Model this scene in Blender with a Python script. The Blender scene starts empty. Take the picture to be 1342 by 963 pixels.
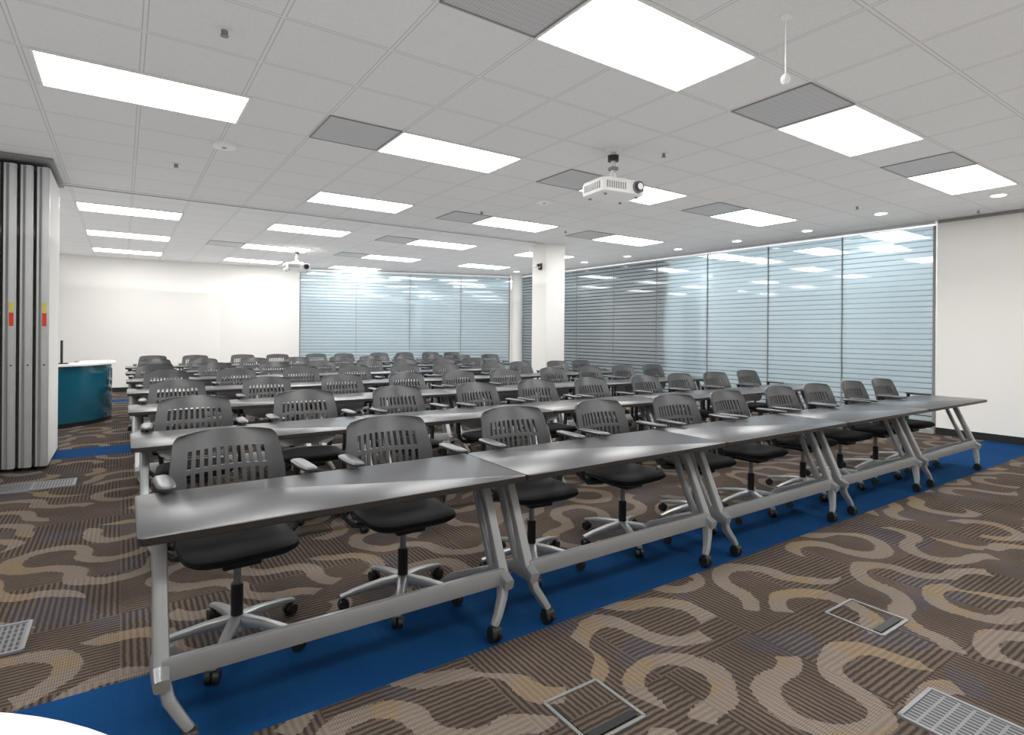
import bpy, bmesh, math, random
from mathutils import Vector, Matrix
random.seed(7)
C=bpy.context; S=C.scene
try:
    S.view_settings.view_transform='Standard'
except Exception as e: print(e)

# ------------------------------------------------------------ constants
H=3.08; CAMH=1.39
GX,GY,G=-0.52,1.99,0.61
ROWY=2.12; ROWP=1.68; TX0=0.04; TL=1.51; TD=0.58

# ------------------------------------------------------------ materials
def newmat(name):
    m=bpy.data.materials.new(name); m.use_nodes=True
    nt=m.node_tree; b=nt.nodes['Principled BSDF']
    return m,nt,b
def simple(name,col,rough=.5,metal=0,spec=.5,noise=0,nscale=40,bump=0,emit=None,es=0,coat=0):
    m,nt,b=newmat(name)
    b.inputs['Base Color'].default_value=(*col,1); b.inputs['Roughness'].default_value=rough
    b.inputs['Metallic'].default_value=metal; b.inputs['Specular IOR Level'].default_value=spec
    b.inputs['Coat Weight'].default_value=coat
    if noise or bump:
        g=nt.nodes.new('ShaderNodeTexCoord'); n=nt.nodes.new('ShaderNodeTexNoise'); n.inputs['Scale'].default_value=nscale; n.inputs['Detail'].default_value=3
        nt.links.new(g.outputs['Object'],n.inputs['Vector'])
        if noise:
            mx=nt.nodes.new('ShaderNodeMix'); mx.data_type='RGBA'
            mx.inputs[6].default_value=(*[c*(1-noise) for c in col],1); mx.inputs[7].default_value=(*[min(1,c*(1+noise)) for c in col],1)
            nt.links.new(n.outputs['Fac'],mx.inputs[0]); nt.links.new(mx.outputs[2],b.inputs['Base Color'])
        if bump:
            bp=nt.nodes.new('ShaderNodeBump'); bp.inputs['Strength'].default_value=bump; bp.inputs['Distance'].default_value=.01
            nt.links.new(n.outputs['Fac'],bp.inputs['Height']); nt.links.new(bp.outputs[0],b.inputs['Normal'])
    if emit:
        b.inputs['Emission Color'].default_value=(*emit,1); b.inputs['Emission Strength'].default_value=es
    return m
class NB:
    def __init__(s,nt): s.nt=nt
    def m(s,op,a,b=None,c=None):
        n=s.nt.nodes.new('ShaderNodeMath'); n.operation=op
        for i,v in enumerate((a,b,c)):
            if v is None: continue
            if isinstance(v,(int,float)): n.inputs[i].default_value=v
            else: s.nt.links.new(v,n.inputs[i])
        return n.outputs[0]
    def mix(s,f,a,b):
        n=s.nt.nodes.new('ShaderNodeMix'); n.data_type='RGBA'
        for i,v in ((0,f),(6,a),(7,b)):
            if isinstance(v,(int,float)): n.inputs[i].default_value=v
            elif isinstance(v,tuple): n.inputs[i].default_value=(*v,1)
            else: s.nt.links.new(v,n.inputs[i])
        return n.outputs[2]
    def noise(s,vec,scale,detail=2):
        n=s.nt.nodes.new('ShaderNodeTexNoise'); n.inputs['Scale'].default_value=scale; n.inputs['Detail'].default_value=detail
        s.nt.links.new(vec,n.inputs['Vector']); return n
    def comb(s,x,y,z=0.0):
        n=s.nt.nodes.new('ShaderNodeCombineXYZ')
        for i,v in enumerate((x,y,z)):
            if isinstance(v,(int,float)): n.inputs[i].default_value=v
            else: s.nt.links.new(v,n.inputs[i])
        return n.outputs[0]
    def pos(s):
        g=s.nt.nodes.new('ShaderNodeNewGeometry'); sp=s.nt.nodes.new('ShaderNodeSeparateXYZ'); s.nt.links.new(g.outputs['Position'],sp.inputs[0])
        return g.outputs['Position'],sp.outputs[0],sp.outputs[1],sp.outputs[2]

def carpet():
    m,nt,b=newmat('carpet'); k=NB(nt); P,x0,y0,z=k.pos()
    nz=k.noise(P,1.7,2); sp=nt.nodes.new('ShaderNodeSeparateColor'); nt.links.new(nz.outputs['Color'],sp.inputs[0])
    x=k.m('ADD',x0,k.m('MULTIPLY',k.m('SUBTRACT',sp.outputs[0],.5),.20))
    y=k.m('ADD',y0,k.m('MULTIPLY',k.m('SUBTRACT',sp.outputs[1],.5),.20))
    s=.37
    xs=k.m('DIVIDE',x,s); ys=k.m('DIVIDE',y,s)
    cx=k.m('FLOOR',xs); cy=k.m('FLOOR',ys); fx=k.m('SUBTRACT',xs,cx); fy=k.m('SUBTRACT',ys,cy)
    wn=nt.nodes.new('ShaderNodeTexWhiteNoise'); wn.noise_dimensions='3D'; nt.links.new(k.comb(cx,cy,3.3),wn.inputs['Vector'])
    fl=k.m('GREATER_THAN',wn.outputs['Value'],.5)
    fx=k.m('ADD',fx,k.m('MULTIPLY',fl,k.m('SUBTRACT',1,k.m('MULTIPLY',fx,2))))
    def L(a,bb): return k.m('SQRT',k.m('ADD',k.m('MULTIPLY',a,a),k.m('MULTIPLY',bb,bb)))
    d1=k.m('ABSOLUTE',k.m('SUBTRACT',L(fx,fy),.5))
    d2=k.m('ABSOLUTE',k.m('SUBTRACT',L(k.m('SUBTRACT',1,fx),k.m('SUBTRACT',1,fy)),.5))
    d=k.m('MINIMUM',d1,d2)
    fine=k.noise(P,60,2).outputs['Fac']
    d=k.m('ADD',d,k.m('MULTIPLY',k.m('SUBTRACT',fine,.5),.09))
    arc=k.m('LESS_THAN',d,.13)
    pres=k.m('GREATER_THAN',k.noise(P,1.6,1).outputs['Fac'],.43)
    arc=k.m('MULTIPLY',arc,pres)
    # ribs
    t=.61
    par=k.m('MODULO',k.m('ADD',k.m('FLOOR',k.m('DIVIDE',k.m('ADD',x0,61),t)),k.m('FLOOR',k.m('DIVIDE',k.m('ADD',y0,61.27),t))),2)
    par=k.m('GREATER_THAN',par,.5)
    c=k.m('ADD',k.m('MULTIPLY',par,x0),k.m('MULTIPLY',k.m('SUBTRACT',1,par),y0))
    c=k.m('ADD',c,k.m('MULTIPLY',k.noise(P,28,2).outputs['Fac'],.010))
    rib=k.m('ADD',.5,k.m('MULTIPLY',.5,k.m('SINE',k.m('MULTIPLY',c,2*math.pi/.026))))
    cc=k.m('ADD',k.m('MULTIPLY',par,y0),k.m('MULTIPLY',k.m('SUBTRACT',1,par),x0))
    tuft=k.m('ADD',.5,k.m('MULTIPLY',.5,k.m('SINE',k.m('MULTIPLY',cc,2*math.pi/.009))))
    big=k.noise(P,2.3,2).outputs['Fac']
    ribs=k.m('MULTIPLY',k.m('ADD',k.m('MULTIPLY',rib,.85),.1),k.m('ADD',.30,big))
    base=k.mix(ribs,(.024,.019,.017),(.165,.125,.100))
    bl=k.m('MULTIPLY',k.m('GREATER_THAN',k.noise(P,1.9,1).outputs['Fac'],.60),.35)
    base=k.mix(k.m('MULTIPLY',bl,k.m('SUBTRACT',1,rib)),base,(.04,.065,.13))
    sw=k.mix(k.m('GREATER_THAN',k.noise(P,3.1,0).outputs['Fac'],.60),(.270,.220,.182),(.30,.215,.125))
    sw=k.mix(k.m('MULTIPLY',k.m('SUBTRACT',1,rib),.5),sw,(.11,.09,.075))
    sw=k.mix(k.m('MULTIPLY',k.noise(P,140,2).outputs['Fac'],.6),sw,(.14,.115,.10))
    col=k.mix(arc,base,sw)
    col=k.mix(k.m('MULTIPLY',tuft,.35),col,(.03,.025,.02))
    yy=k.m('MODULO',k.m('ADD',y0,5.72-2.13),5.72)
    st=k.m('LESS_THAN',yy,.60)
    bcol=k.mix(k.noise(P,120,2).outputs['Fac'],(.003,.035,.11),(.006,.060,.185))
    col=k.mix(st,col,bcol)
    nt.links.new(col,b.inputs['Base Color']); b.inputs['Roughness'].default_value=.95; b.inputs['Specular IOR Level'].default_value=.1
    bp=nt.nodes.new('ShaderNodeBump'); bp.inputs['Strength'].default_value=.6; bp.inputs['Distance'].default_value=.004
    nt.links.new(k.m('ADD',k.m('MULTIPLY',rib,k.m('SUBTRACT',1,st)),k.m('MULTIPLY',tuft,.4)),bp.inputs['Height']); nt.links.new(bp.outputs[0],b.inputs['Normal'])
    return m
def ceiltile():
    m,nt,b=newmat('ceiling_tile'); k=NB(nt); P,x,y,z=k.pos()
    def dl(v,o):
        f=k.m('FRACT',k.m('DIVIDE',k.m('ADD',v,61-o),G)); return k.m('MINIMUM',f,k.m('SUBTRACT',1,f))
    d=k.m('MINIMUM',dl(x,GX),dl(y,GY))
    ln=k.m('LESS_THAN',d,.014); gr=k.m('MULTIPLY',k.m('LESS_THAN',d,.024),k.m('SUBTRACT',1,ln))
    sp=k.noise(P,55,3).outputs['Fac']
    base=k.mix(sp,(.68,.68,.68),(.78,.78,.78))
    wn=nt.nodes.new('ShaderNodeTexWhiteNoise'); nt.links.new(k.comb(k.m('FLOOR',k.m('DIVIDE',k.m('ADD',x,61-GX),G)),k.m('FLOOR',k.m('DIVIDE',k.m('ADD',y,61-GY),G)),.5),wn.inputs['Vector'])
    base=k.mix(k.m('MULTIPLY',wn.outputs['Value'],.12),base,(.60,.60,.60))
    col=k.mix(ln,base,(.72,.72,.72)); col=k.mix(k.m('MULTIPLY',gr,.7),col,(.40,.40,.40))
    nt.links.new(col,b.inputs['Base Color']); b.inputs['Roughness'].default_value=.9
    return m
def glassmat():
    m,nt,b=newmat('striped_film_glass'); k=NB(nt); P,x,y,z=k.pos()
    f=k.m('FRACT',k.m('DIVIDE',z,.080)); s=k.m('GREATER_THAN',f,.22)
    b.inputs['Base Color'].default_value=(.74,.81,.85,1); b.inputs['Roughness'].default_value=.25
    tl=nt.nodes.new('ShaderNodeBsdfTranslucent'); tl.inputs[0].default_value=(.77,.86,.91,1)
    a=nt.nodes.new('ShaderNodeMixShader'); a.inputs[0].default_value=.5
    nt.links.new(b.outputs[0],a.inputs[1]); nt.links.new(tl.outputs[0],a.inputs[2])
    tr=nt.nodes.new('ShaderNodeBsdfTransparent')
    nt.links.new(k.mix(s,(.48,.61,.68),(.80,.89,.94)),tr.inputs[0])
    mx=nt.nodes.new('ShaderNodeMixShader'); nt.links.new(k.m('ADD',.10,k.m('MULTIPLY',s,.46)),mx.inputs[0])
    nt.links.new(tr.outputs[0],mx.inputs[1]); nt.links.new(a.outputs[0],mx.inputs[2])
    gl=nt.nodes.new('ShaderNodeBsdfGlossy'); gl.inputs['Roughness'].default_value=.03
    fr=nt.nodes.new('ShaderNodeFresnel'); fr.inputs[0].default_value=1.6
    fin=nt.nodes.new('ShaderNodeMixShader'); nt.links.new(fr.outputs[0],fin.inputs[0])
    nt.links.new(mx.outputs[0],fin.inputs[1]); nt.links.new(gl.outputs[0],fin.inputs[2])
    nt.links.new(fin.outputs[0],nt.nodes['Material Output'].inputs[0])
    return m
def grillemat(name,c0,c1,per,thr):
    m,nt,b=newmat(name); k=NB(nt); P,x,y,z=k.pos()
    fx=k.m('FRACT',k.m('DIVIDE',k.m('ADD',x,61),per)); fy=k.m('FRACT',k.m('DIVIDE',k.m('ADD',y,61),per*2.2))
    h=k.m('MULTIPLY',k.m('GREATER_THAN',fx,thr),k.m('GREATER_THAN',fy,.2))
    nt.links.new(k.mix(h,c0,c1),b.inputs['Base Color']); b.inputs['Roughness'].default_value=.5
    return m

M=dict(
 carpet=carpet(), ceil=ceiltile(), glass=glassmat(),
 wall=simple('painted_wall',(.88,.865,.83),.8,bump=.05,nscale=200),
 base=simple('black_baseboard',(.012,.012,.014),.5,noise=.2),
 alu=simple('aluminium',(.62,.63,.64),.35,.7,noise=.06,nscale=8),
 alup=simple('silver_paint',(.40,.41,.42),.32,.4,noise=.05,nscale=12),
 blk=simple('black_plastic',(.012,.012,.013),.45,noise=.2),
 chair=simple('dark_grey_plastic',(.055,.055,.058),.32,spec=.6,noise=.12,nscale=30),
 seat=simple('black_seat_fabric',(.010,.010,.011),.7,spec=.2,noise=.25,nscale=150),
 top=simple('grey_laminate',(.062,.062,.067),.29,spec=.5,noise=.06,nscale=6),
 edge=simple('dark_table_edge',(.028,.024,.022),.45,noise=.1),
 white=simple('white_plastic',(.78,.78,.77),.4,noise=.02),
 tlight=simple('light_diffuser',(.9,.9,.9),.5,emit=(1,.99,.97),es=15.5,noise=.01),
 can=simple('downlight_lens',(.9,.9,.9),.5,emit=(1,.98,.94),es=10,noise=.01),
 frame=simple('white_metal_trim',(.75,.75,.75),.5,noise=.02),
 vent=grillemat('air_return_grille',(.50,.50,.51),(.42,.42,.43),.02,.4),
 fgrill=grillemat('floor_grille_metal',(.17,.17,.18),(.02,.02,.02),.022,.45),
 steel=simple('dull_steel',(.25,.25,.245),.45,.4,noise=.1),
 red=simple('red_label',(.75,.05,.02),.5,noise=.05), yel=simple('yellow_label',(.75,.65,.1),.5,noise=.05),
 teal=simple('teal_laminate',(.008,.095,.145),.12,spec=.7,noise=.25,nscale=3,coat=.5),
 lens=simple('lens_glass',(.01,.012,.02),.05,noise=.1),
 pwall=simple('partition_fabric',(.80,.78,.75),.8,noise=.02,bump=.05,nscale=120),
 gap=simple('rubber_gasket',(.02,.02,.02),.8,noise=.2),
 dgrey=simple('vent_grey',(.22,.22,.23),.5,noise=.1),
)
# ------------------------------------------------------------ mesh helper
class Mesh:
    def __init__(s): s.bm=bmesh.new(); s.mats=[]
    def mi(s,k):
        if k not in s.mats: s.mats.append(k)
        return s.mats.index(k)
    def box(s,c,size,mat,rot=None,bev=0):
        old=set(s.bm.faces)
        r=bmesh.ops.create_cube(s.bm,size=1.0); vs=r['verts']
        mt=Matrix.Translation(c)@(rot.to_4x4() if rot else Matrix())@Matrix.Diagonal((*size,1))
        bmesh.ops.transform(s.bm,matrix=mt,verts=vs)
        if bev:
            es=set(e for v in vs for e in v.link_edges)
            bmesh.ops.bevel(s.bm,geom=list(es),offset=bev,segments=2,affect='EDGES',profile=.5)
        i0=s.mi(mat)
        for f in s.bm.faces:
            if f not in old: f.material_index=i0
    def ring(s,pts): return [s.bm.verts.new(p) for p in pts]
    def loft(s,rings,mat,cap=True,closed=True):
        R=[s.ring(r) for r in rings]; n=len(R[0]); i0=s.mi(mat)
        for a,b in zip(R,R[1:]):
            for i in range(n if closed else n-1):
                f=s.bm.faces.new((a[i],a[(i+1)%n],b[(i+1)%n],b[i])); f.material_index=i0
        if cap:
            f=s.bm.faces.new(list(reversed(R[0]))); f.material_index=i0
            f=s.bm.faces.new(R[-1]); f.material_index=i0
        return R
    def tube(s,p0,p1,r0,r1,mat,n=12,up=None,asp=1.0):
        p0=Vector(p0);p1=Vector(p1); d=(p1-p0).normalized(); u=Vector(up) if up else (Vector((0,0,1)) if abs(d.z)<.9 else Vector((0,1,0)))
        a=d.cross(u).normalized(); b=a.cross(d).normalized()
        rg=[]
        for p,r in ((p0,r0),(p1,r1)):
            rg.append([p+(a*math.cos(t)+b*math.sin(t)*asp)*r for t in [2*math.pi*i/n for i in range(n)]])
        s.loft(rg,mat)
    def path(s,pts,secs,mat,side):
        side=Vector(side); pts=[Vector(p) for p in pts]; rg=[]
        for i,p in enumerate(pts):
            d=(pts[min(i+1,len(pts)-1)]-pts[max(i-1,0)]).normalized()
            a=(side-d*side.dot(d)).normalized(); b=d.cross(a)
            w,h=secs[i]; q=[]
            for t in range(12):
                an=2*math.pi*(t+.5)/12; cx=math.copysign(abs(math.cos(an))**.5,math.cos(an)); sy=math.copysign(abs(math.sin(an))**.5,math.sin(an))
                q.append(p+a*cx*w/2+b*sy*h/2)
            rg.append(q)
        s.loft(rg,mat)
    def slab(s,c,w,d,zs,mat,e=.35,n=32):
        rg=[]
        for z,ins in zs:
            q=[]
            for t in range(n):
                an=2*math.pi*t/n; q.append((c[0]+math.copysign(abs(math.cos(an))**e,math.cos(an))*(w/2-ins),c[1]+math.copysign(abs(math.sin(an))**e,math.sin(an))*(d/2-ins),c[2]+z))
            rg.append(q)
        s.loft(rg,mat)
    def done(s,name,loc=(0,0,0),rz=0,smooth=True,ang=35):
        bmesh.ops.recalc_face_normals(s.bm,faces=s.bm.faces)
        me=bpy.data.meshes.new(name); s.bm.to_mesh(me); s.bm.free()
        for k in s.mats: me.materials.append(M[k])
        if smooth:
            me.polygons.foreach_set('use_smooth',[True]*len(me.polygons)); me.set_sharp_from_angle(angle=math.radians(ang))
        return inst(name,me,loc,rz)
def inst(name,me,loc=(0,0,0),rz=0):
    o=bpy.data.objects.new(name,me); o.location=loc; o.rotation_euler=(0,0,rz); S.collection.objects.link(o); return o

# ------------------------------------------------------------ room shell
X0,X1,Y0,Y1=-5.0,13.0,-3.0,18.5
m=Mesh(); m.box(((X0+X1)/2,(Y0+Y1)/2,-.05),(X1-X0,Y1-Y0,.1),'carpet'); m.done('floor',smooth=False)
m=Mesh(); m.box(((X0+X1)/2,(Y0+Y1)/2,H+.05),(X1-X0,Y1-Y0,.1),'ceil'); m.done('ceiling',smooth=False)
def seg(name,a,b,z0,z1,t,mat,off=1):
    a=Vector((a[0],a[1],0));b=Vector((b[0],b[1],0)); d=b-a; L=d.length; d.normalize(); n=Vector((-d.y,d.x,0))*off
    c=(a+b)/2+n*t/2; rot=Matrix(((d.x,-d.y,0),(d.y,d.x,0),(0,0,1)))
    mm=Mesh(); mm.box((c.x,c.y,(z0+z1)/2),(L,abs(t),z1-z0),mat,rot); return mm.done(name,smooth=False)
def wall(nm,a,b,off=1,base=True):
    seg('wall_'+nm,a,b,0,H,.12,'wall',off)
    if base: seg('baseboard_'+nm,a,b,0,.10,-.015,'base',off)
RW=9.71; RY=3.31
wall('right',(RW,Y0),(RW,RY),-1)
wall('front',(X0,Y0),(RW,Y0),-1)
wall('left',(X0,Y0),(X0,16.25),1)
wall('back_left',(X0,16.25),(2.0,15.75),1)
wall('back_middle',(2.0,15.75),(3.77,15.30),1)
wall('corridor_right',(X1,Y0),(X1,Y1),-1)
wall('corridor_back',(3.0,Y1),(X1,Y1),1)
wall('corridor_side',(3.72,15.45),(3.72,Y1),1,False)
wall('corridor_front',(RW,.0),(X1,.0),-1,False)
def glasswall(idx,a,b,n):
    a=Vector((*a,0));b=Vector((*b,0)); d=(b-a); L=d.length; d.normalize(); rot=Matrix(((d.x,-d.y,0),(d.y,d.x,0),(0,0,1)))
    mm=Mesh(); w=L/n
    for i in range(n):
        c=a+d*(w*(i+.5)); mm.box((c.x,c.y,(H)/2),(w-.014,.012,H-.13),'glass',rot)
    for i in range(n+1):
        c=a+d*(w*i); mm.box((c.x,c.y,H/2),(.016 if 0<i<n else .03,.03,H-.13),'dgrey',rot)
    c=(a+b)/2
    mm.box((c.x,c.y,H-.02),(L,.07,.04),'alu',rot); mm.box((c.x,c.y,.035),(L,.07,.07),'alu',rot)
    mm.done('window_%d'%idx,smooth=False)
glasswall(1,(RW,RY+.03),(9.36,13.42),8)
glasswall(2,(3.80,15.30),(9.12,13.45),4)
m=Mesh(); m.tube((9.22,13.22,0),(9.22,13.22,H),.15,.15,'wall',32); m.tube((9.22,13.22,0),(9.22,13.22,.1),.156,.156,'base',32); m.done('round_column')
m=Mesh(); m.box((6.65,8.5,H/2),(.44,.44,H),'wall',bev=.006); m.box((6.65,8.5,.05),(.46,.46,.1),'base'); m.done('square_column')
for (x,y) in ((11.2,8.6),(11.2,14.5),(8.2,17.0)):
    m=Mesh(); m.box((x,y,H/2),(.5,.5,H),'wall',bev=.006); m.box((x,y,.05),(.52,.52,.1),'base'); m.done('corridor_column')
m=Mesh(); m.box((2.9,8.3,H-.008),(7.0,.11,.016),'frame'); m.box((2.9,8.3,H-.018),(7.0,.035,.006),'dgrey'); m.done('trim_1',smooth=False)
m=Mesh(); m.box((-.95,7.8,H-.012),(.75,1.3,.02),'dgrey'); m.done('trim_2',smooth=False)
m=Mesh(); m.box((RW-.03,(Y0+RY)/2,H-.02),(.05,RY-Y0-.05,.035),'steel'); m.done('trim_3',smooth=False)

# ------------------------------------------------------------ ceiling lights
def lightmesh():
    m=Mesh(); m.box((0,0,-.004),(1.20,.59,.006),'tlight')
    for sx,sy,w,d in ((0,.3,1.22,.018),(0,-.3,1.22,.018),(.605,0,.018,.6),(-.605,0,.018,.6)): m.box((sx,sy,-.006),(w,d,.012),'frame')
    return m
first=None
cells=[(i,j) for i in range(4) for j in range(-1,5)]+[(0,5),(1,5),(2,5)]+[(-1,0),(-1,4)]  # negative rows and columns: unseen panels added to light the room
cells=[c for c in cells if c not in ((0,2),)]
for i,j in cells:
    x=GX+4*G*i+G; y=GY+4*G*j+G/2
    if (i,j)==(0,1): x+=.05
    if first is None: first=lightmesh().done('ceiling_light_panel',(x,y,H),smooth=False)
    else: inst('ceiling_light_panel',first.data,(x,y,H))
for x,y in ((11.4,2.0),(10.6,4.2),(11.4,5.8),(10.6,7.4),(11.4,10),(10.6,11.4),(11.4,12.8),(10.6,14.8),(9.5,16.6),(7.2,16.0),(6.2,17.2),(4.9,16.4)):  # corridor panels, extra ones added to brighten the space behind the glass
    inst('ceiling_light_panel',first.data,(x,y,H))
vm=None
for i,j in ((1,0),(2,0),(3,0),(1,1),(2,1),(3,1),(2,2),(3,2),(2,3),(1,4),(2,4)):
    x=GX+4*G*i-G/2; y=GY+4*G*j+G/2
    if vm is None:
        m=Mesh(); m.box((0,0,-.003),(.58,.58,.004),'vent')
        for sx,sy,w,d in ((0,.295,.6,.012),(0,-.295,.6,.012),(.295,0,.012,.6),(-.295,0,.012,.6)): m.box((sx,sy,-.004),(w,d,.008),'steel')
        vm=m.done('ceiling_air_vent',(x,y,H),smooth=False)
    else: inst('ceiling_air_vent',vm.data,(x,y,H))
dm=None
for x,y in ((8.5,2.29),(8.5,3.55),(8.95,4.8),(8.95,6.05),(8.9,7.3),(8.85,8.6),(8.8,9.9),(8.75,11.2),(8.7,12.5)):
    if dm is None:
        m=Mesh(); m.tube((0,0,-.004),(0,0,0),.075,.075,'can',24); m.tube((0,0,-.008),(0,0,0),.1,.1,'frame',24)
        m.tube((0,0,-.012),(0,0,-.006),.07,.07,'can',24); dm=m.done('recessed_downlight',(x,y,H))
    else: inst('recessed_downlight',dm.data,(x,y,H))
# added fill lamps, not fixtures: face up to brighten room and corridor ceilings
for k,(x,y,sx,sy,e) in enumerate(((2.3,2.6,14,11,1.15),(2.3,12.0,14,7.6,1.4),(11.4,8.5,3,17,4.2),(8,16.9,8,2.6,4.2))):
    ld=bpy.data.lights.new('ceiling_wash_%d'%k,'AREA'); ld.shape='RECTANGLE'; ld.size=sx; ld.size_y=sy; ld.energy=e*sx*sy; ld.color=(1,.995,.985)
    lo=bpy.data.objects.new('ceiling_wash_light',ld); lo.location=(x,y,2.35); lo.rotation_euler=(math.pi,0,0); S.collection.objects.link(lo)

# ------------------------------------------------------------ small ceiling things
def cpos(px,py,z=H):
    yh=438+ (px-671)*.008; t=(px-671)/745.; d=(z-CAMH)*745/(yh-py) ; return d*(.5652+t*.8249), d*(.8249-t*.5652)
sm=None
for px,py in ((291,38),(229,214),(868,200),(630,277),(1122,270),(1281,275),(398,300),(740,302)):
    x,y=cpos(px,py)
    if sm is None:
        m=Mesh(); m.tube((0,0,-.006),(0,0,0),.04,.04,'frame',20); m.tube((0,0,-.03),(0,0,-.006),.012,.016,'steel',12); m.tube((0,0,-.04),(0,0,-.036),.022,.022,'steel',12)
        for a in (0,1): m.box(((a-.5)*.03,0,-.024),(.004,.006,.03),'steel')
        sm=m.done('fire_sprinkler',(x,y,H))
    else: inst('fire_sprinkler',sm.data,(x,y,H))
am=None
for px,py in ((292,189),(712,263)):
    x,y=cpos(px,py)
    if am is None:
        m=Mesh(); m.slab((0,0,0),.20,.20,[(-.03,.025),(-.024,.006),(-.006,0),(0,0)],'white',e=.7); m.tube((0,0,-.034),(0,0,-.03),.02,.02,'dgrey',16); am=m.done('ceiling_access_point',(x,y,H))
    else: inst('ceiling_access_point',am.data,(x,y,H))
m=Mesh(); m.tube((0,0,-.012),(0,0,0),.03,.03,'white',16); m.tube((0,0,-.31),(0,0,-.01),.0035,.0035,'white',8)
rg=[]
for t in range(1,8):
    a=math.pi*t/8; rg.append([(math.sin(a)*.024*math.cos(u),math.sin(a)*.024*math.sin(u),-.335+.028*math.cos(a)) for u in [2*math.pi*i/16 for i in range(16)]])
m.loft(rg,'white'); m.done('hanging_ceiling_microphone',(2.87,1.66,H))

# ------------------------------------------------------------ projector
m=Mesh()
z=-.36
m.slab((0,0,z),.47,.36,[(-.075,.03),(-.06,.005),(-.02,0),(.04,0),(.06,.01),(.068,.04)],'white',e=.22,n=48)
m.tube((.14,-.165,z),(.14,-.20,z),.058,.054,'dgrey',28); m.tube((.14,-.195,z),(.14,-.215,z),.045,.045,'blk',28); m.tube((.14,-.214,z),(.14,-.219,z),.033,.030,'lens',24)
for k in range(9): m.box((-.19+k*.024,-.180,z-.005),(.010,.006,.06),'dgrey')
for k in range(8): m.box((-.235,-.12+k*.032,z-.005),(.006,.015,.06),'dgrey')
for sx in (-1,1):
    for sy in (-1,1):
        m.tube((sx*.17,sy*.12,z-.088),(sx*.17,sy*.12,z-.07),.014,.016,'dgrey',12)
        m.path([(sx*.02,sy*.02,z+.10),(sx*.09,sy*.07,z+.095),(sx*.12,sy*.09,z+.06)],[(.018,.008)]*3,'white',(0,0,1))
m.tube((0,0,z+.07),(0,0,z+.15),.045,.03,'white',20); m.tube((0,0,z+.15),(0,0,-.01),.021,.021,'alu',16)
m.box((0,0,z+.19),(.07,.07,.03),'dgrey',bev=.005); m.tube((0,0,-.10),(0,0,-.08),.05,.05,'blk',20); m.tube((0,0,-.07),(0,0,-.05),.05,.05,'blk',20); m.tube((0,0,-.025),(0,0,0),.035,.075,'white',24)
pj=m.done('ceiling_projector',(3.69,3.77,H),rz=math.radians(-8))
inst('ceiling_projector',pj.data,(2.9,11.96,H))
m=Mesh(); m.box((0,0,0),(.03,.09,.12),'blk',bev=.004); m.path([(0,0,0),(-.10,0,-.01),(-.14,-.03,-.01)],[(.03,.03)]*3,'blk',(0,0,1)); m.box((-.14,-.06,.0),(.10,.13,.07),'white',bev=.01); m.tube((-.14,-.12,0),(-.14,-.15,0),.028,.026,'lens',16)
m.done('wall_mounted_camera',(6.415,8.45,2.66))

# ------------------------------------------------------------ partition stack
m=Mesh()
for k in range(6):
    x=-.66-.125*k
    m.box((x,7.86,1.53),(.098,1.02,2.98),'pwall')
    m.box((x,7.345,1.53),(.098,.03,2.98),'alu')
    m.box((x-.022,7.325,1.53),(.016,.02,2.96),'dgrey'); m.box((x+.016,7.322,1.53),(.04,.022,2.98),'alu')
    m.box((x-.056,7.36,1.53),(.014,.05,2.98),'gap')
    m.box((x,8.375,1.53),(.098,.03,2.98),'alu')
    m.tube((x,7.86,3.0),(x,7.86,3.06),.02,.02,'steel',8)
    if k in (0,2): m.box((x+.016,7.309,1.50),(.034,.004,.13),'red'); m.box((x+.016,7.309,1.62),(.034,.004,.09),'yel')
    m.tube((x+.016,7.312,1.05),(x+.016,7.306,1.05),.008,.008,'blk',10)
    m.box((x,7.86,.02),(.07,.98,.04),'gap')
m.done('folding_partition_stack')

# ------------------------------------------------------------ podium
m=Mesh()
cx,cy,R=-1.25,11.25,1.12
def arc(r,z,a0=-115,a1=25,n=28): return [(cx+r*math.cos(math.radians(a0+(a1-a0)*i/n)),cy+r*math.sin(math.radians(a0+(a1-a0)*i/n)),z) for i in range(n+1)]
def curved(r0,r1,z0,z1,mat,a0=-115,a1=25):
    A=arc(r1,z0,a0,a1);B=arc(r1,z1,a0,a1);Cc=arc(r0,z1,a0,a1);D=arc(r0,z0,a0,a1)
    rg=[[A[i],B[i],Cc[i],D[i]] for i in range(len(A))]; m.loft(rg,mat)
curved(R-.04,R,.06,.80,'teal'); curved(R-.06,R-.015,0,.06,'base')
curved(R-.03,R-.01,.80,.88,'teal'); curved(R-.42,R+.05,.88,.905,'white',-118,28)
curved(R-.44,R-.41,.06,.88,'dgrey')
for a in (-110,20):
    ca,sa=math.cos(math.radians(a)),math.sin(math.radians(a)); m.box((cx+(R-.22)*ca,cy+(R-.22)*sa,.44),(.4,.03,.86),'dgrey',Matrix(((ca,-sa,0),(sa,ca,0),(0,0,1))))
m.done('curved_lectern_desk')
m=Mesh(); m.slab((0,0,0),.16,.2,[(0,0),(.012,.004)],'blk'); m.box((0,0,.09),(.03,.05,.18),'blk',bev=.004); m.box((0,0,.22),(.025,.42,.25),'blk',bev=.004); m.done('desktop_monitor',(-.735,10.62,.905),rz=math.radians(3))

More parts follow.
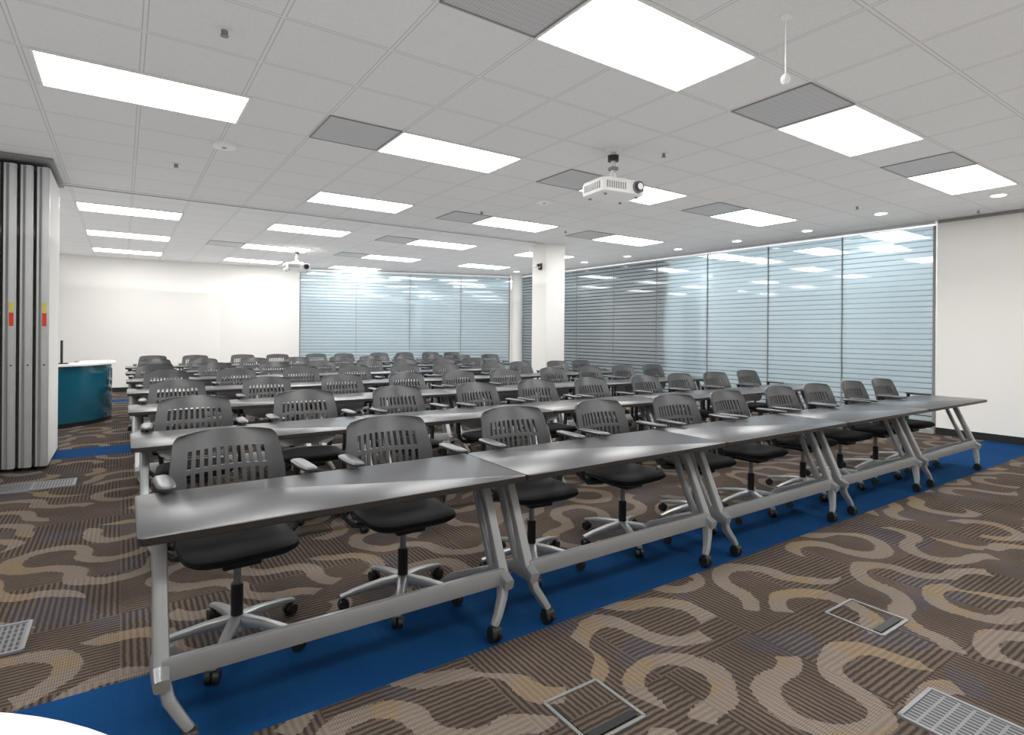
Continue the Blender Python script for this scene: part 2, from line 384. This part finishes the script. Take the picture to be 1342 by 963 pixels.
# ------------------------------------------------------------ training table
def table_mesh():
    m=Mesh(); L=TL-.006; D=TD
    def rr(z,ins):
        r=.025; q=[]
        for cx_,cy_,a in ((L/2-r,D/2-r,0),(-L/2+r,D/2-r,90),(-L/2+r,-D/2+r,180),(L/2-r,-D/2+r,270)):
            for k in range(5):
                t=math.radians(a+k*22.5); q.append((cx_+(r-ins)*math.cos(t),cy_+(r-ins)*math.sin(t),z))
        return q
    m.loft([rr(.712,.006),rr(.716,0),rr(.7385,0)],'edge')
    m.loft([rr(.738,.0),rr(.740,.003)],'top')
    for s in (-1,1):
        x=s*(L/2-.07); xc=s*(L/2-.15)
        m.box((x,.03,.695),(.06,.26,.03),'dgrey',bev=.006)
        m.path([(x,.0,.69),(x,-.10,.47),(x,-.195,.25)],[(.050,.048),(.048,.046),(.054,.056)],'alup',(1,0,0))
        m.path([(x,.085,.69),(x,-.005,.48),(x,-.11,.27)],[(.040,.034),(.038,.032),(.042,.038)],'alup',(1,0,0))
        m.path([(x,-.25,.235),(x,-.15,.262),(x,-.07,.235)],[(.05,.05),(.060,.11),(.05,.05)],'alup',(1,0,0))
        m.path([(x,-.20,.26),(x-s*.02,-.218,.17),(x-s*.055,-.240,.11),(xc,-.248,.07)],[(.044,.06),(.040,.05),(.036,.040),(.034,.03)],'alup',(1,0,0))
        m.path([(x,-.10,.25),(x-s*.02,.05,.19),(x-s*.05,.2,.13),(xc,.27,.075)],[(.044,.06),(.040,.05),(.036,.040),(.034,.03)],'alup',(1,0,0))
        for y in (-.25,.27):
            m.tube((xc,y,.05),(xc,y,.085),.010,.010,'steel',10)
            for o in (-1,1): m.tube((xc+o*.006,y,.033),(xc+o*.024,y,.033),.033,.030,'blk',18)
            m.tube((xc-.022,y,.045),(xc+.022,y,.045),.028,.028,'blk',12)
    m.box((0,-.200,.262),(L-.14,.026,.078),'alup',bev=.006)
    m.box((0,.10,.70),(L-.2,.03,.025),'alup')
    return m
tm=None
ntab=[5,5,5,5,4,5,5]
rows=len(ntab)
for n in range(rows):
    for i in range(ntab[n]):
        loc=(TX0+TL*(i+.5),ROWY+ROWP*n+TD/2,0)
        if tm is None: tm=table_mesh().done('training_table',loc)
        else: inst('training_table',tm.data,loc)

# ------------------------------------------------------------ office chair (faces -Y)
def chair_mesh():
    m=Mesh()
    nu=54; z0,z1=.50,.925
    vs=[.0,.06,.14,.22,.30,.37,.56,.61,.80,.84,.885,.92,.95,.975,.99,1.0]
    def hw(v):
        w=.210+.043*math.sin(min(1,v/.5)*math.pi/2) - .030*max(0,(v-.5)/.5)
        if v>.88: w-= .038*(1-math.sqrt(max(0,1-((v-.88)/.12)**2)))
        if v<.14: w-= .05*(1-math.sqrt(max(0,1-((.14-v)/.14)**2)))
        return w
    def P(u,v):
        x=(2*u-1); w=hw(v); z=z0+(z1-z0)*v - .012*x*x*v
        y=.205+.095*v+.03*math.sin(v*math.pi)*-1 -.055*x*x
        return Vector((x*w,y,z))
    grid=[[P(u/nu,v) for u in range(nu+1)] for v in vs]
    def hole(i,j):
        if j not in (5,7): return False
        return 8<=i<=nu-9 and (i-8)%4 in (0,1)
    def shell(off):
        G_=[]
        for j,row in enumerate(grid):
            G_.append([m.bm.verts.new(p+Vector((0,off,0))) for p in row])
        return G_
    A=shell(-.006);B=shell(.008); ci=m.mi('chair')
    def quad(a,b,c,d): f=m.bm.faces.new((a,b,c,d)); f.material_index=ci
    nj=len(vs)-1
    solid=[[not hole(i,j) for i in range(nu)] for j in range(nj)]
    for j in range(nj):
        for i in range(nu):
            if not solid[j][i]: continue
            quad(A[j][i],A[j][i+1],A[j+1][i+1],A[j+1][i]); quad(B[j][i],B[j+1][i],B[j+1][i+1],B[j][i+1])
            if j==0 or not solid[j-1][i]: quad(A[j][i],B[j][i],B[j][i+1],A[j][i+1])
            if j==nj-1 or not solid[j+1][i]: quad(A[j+1][i],A[j+1][i+1],B[j+1][i+1],B[j+1][i])
            if i==0 or not solid[j][i-1]: quad(A[j][i],A[j+1][i],B[j+1][i],B[j][i])
            if i==nu-1 or not solid[j][i+1]: quad(A[j][i+1],B[j][i+1],B[j+1][i+1],A[j+1][i+1])
    m.slab((0,-.01,.455),.47,.46,[(-.028,.06),(-.022,.02),(-.006,.0),(.012,.004),(.022,.02),(.026,.06)],'seat',e=.5,n=36)
    m.slab((0,-.01,.430),.42,.40,[(-.015,.10),(-.008,.02),(.0,.0)],'blk',e=.5,n=36)
    m.box((0,0,.395),(.16,.22,.045),'blk',bev=.01)
    for s in (-1,1):
        m.path([(s*.15,.10,.40),(s*.19,.20,.41),(s*.205,.235,.47),(s*.215,.225,.58),(s*.222,.215,.68)],[(.035,.02),(.034,.022),(.03,.024),(.026,.02),(.02,.014)],'blk',(1,0,0))
        m.path([(s*.14,.06,.40),(s*.24,.09,.405),(s*.282,.10,.45),(s*.288,.10,.60),(s*.288,.088,.754)],[(.05,.022),(.05,.022),(.042,.024),(.034,.022),(.032,.022)],'blk',(0,1,0))
        m.slab((s*.285,-.010,.763),.072,.26,[(-.012,.012),(-.007,.002),(.003,.0),(.008,.006),(.010,.018)],'chair',e=.55,n=24)
    m.tube((0,0,.24),(0,0,.39),.016,.016,'steel',14); m.tube((0,0,.08),(0,0,.27),.026,.026,'blk',16)
    m.tube((0,0,.07),(0,0,.125),.048,.040,'alup',20)
    for k in range(5):
        a=math.radians(90+72*k+8); c,s_=math.cos(a),math.sin(a); sd=(-s_,c,0)
        m.path([(c*.02,s_*.02,.108),(c*.12,s_*.12,.104),(c*.24,s_*.24,.086),(c*.315,s_*.315,.068)],[(.058,.05),(.046,.036),(.038,.026),(.032,.018)],'alup',sd)
        q=Vector((c*.30,s_*.30,0)); m.tube((q.x,q.y,.045),(q.x,q.y,.07),.009,.009,'blk',8)
        for o in (-1,1):
            p=Vector((c*.30,s_*.30,.029)); dd=Vector(sd); m.tube(p+dd*o*.005,p+dd*o*.026,.029,.025,'blk',16)
        m.box((c*.30,s_*.30,.04),(.03,.03,.03),'blk')
    return m
cm=None
CX=[.43,1.22,2.05,2.81,3.58,4.27,5.05,5.70,6.42,7.09]
for n in range(rows):
    for i,x in enumerate(CX):
        if n==4 and i>=8: continue
        yb=3.09-.012*x+ROWP*n
        if n: x=x+random.uniform(-.06,.06); yb+=random.uniform(-.01,.06)
        loc=(x,yb-.30,0); rz=math.radians(random.uniform(-4,4) if n or i else 3)
        if i%2: rz+=math.radians(1.5)
        if cm is None: cm=chair_mesh().done('office_chair',loc,rz,ang=40)
        else: inst('office_chair',cm.data,loc,rz)

# ------------------------------------------------------------ white round table by the camera
m=Mesh(); m.slab((0,0,.73),1.6,1.6,[(-.02,.004),(-.016,0),(.006,0),(.01,.004)],'white',e=1,n=96)
m.tube((0,0,.03),(0,0,.71),.045,.045,'alu',24); m.slab((0,0,0),.76,.76,[(0,0),(.012,.0),(.03,.3)],'alu',e=1,n=40)
m.done('round_white_table',(-.675,.675,0))

# ------------------------------------------------------------ floor boxes, grilles
def fgr(x0,y0,x1,y1,parts):
    m=Mesh(); cx,cy=(x0+x1)/2,(y0+y1)/2; w,d=x1-x0,y1-y0
    m.box((0,0,.003),(w,d,.006),'fgrill')
    for sx,sy,ww,dd in ((0,d/2,w,.014),(0,-d/2,w,.014),(w/2,0,.014,d),(-w/2,0,.014,d)): m.box((sx,sy,.005),(ww,dd,.010),'dgrey')
    for k in range(1,parts):
        if w>d: m.box((-w/2+w*k/parts,0,.005),(.02,d,.010),'dgrey')
        else: m.box((0,-d/2+d*k/parts,.005),(w,.02,.010),'dgrey')
    m.done('floor_air_grille',(cx,cy,0),smooth=False)
fgr(2.36,.30,2.64,.91,2); fgr(-.95,3.23,-.35,3.53,2); fgr(-.95,6.43,-.35,6.73,2)
fb=None
for x,y in ((1.45,1.56),(3.06,1.33)):
    if fb is None:
        m=Mesh(); w=.26
        for sx,sy,ww,dd in ((0,w/2,w,.014),(0,-w/2,w,.014),(w/2,0,.014,w),(-w/2,0,.014,w)): m.box((sx,sy,.003),(ww,dd,.006),'steel')
        m.box((0,.02,.002),(w-.03,w-.06,.004),'carpet'); m.box((0,-.095,.003),(w-.04,.035,.005),'blk')
        fb=m.done('floor_outlet_box',(x,y,0),smooth=False)
    else: inst('floor_outlet_box',fb.data,(x,y,0))

# ------------------------------------------------------------ world, camera
w=bpy.data.worlds.new('world'); S.world=w; w.use_nodes=True; w.node_tree.nodes['Background'].inputs[0].default_value=(.8,.85,.9,1); w.node_tree.nodes['Background'].inputs[1].default_value=.3
cam=bpy.data.cameras.new('camera'); co=bpy.data.objects.new('camera',cam); S.collection.objects.link(co); S.camera=co
f=744.85; yaw=math.radians(34.42); ro=math.radians(.46)
cam.sensor_fit='HORIZONTAL'; cam.sensor_width=36; cam.lens=36*f/1342; cam.shift_y=-43.2/1342; cam.clip_start=.02
fw=Vector((math.sin(yaw),math.cos(yaw),0)); rt=Vector((math.cos(yaw),-math.sin(yaw),0)); up=Vector((0,0,1))
r2=rt*math.cos(ro)+up*math.sin(ro); u2=up*math.cos(ro)-rt*math.sin(ro)
mt=Matrix((r2,u2,-fw)).transposed().to_4x4(); mt.translation=(0,0,CAMH); co.matrix_world=mt
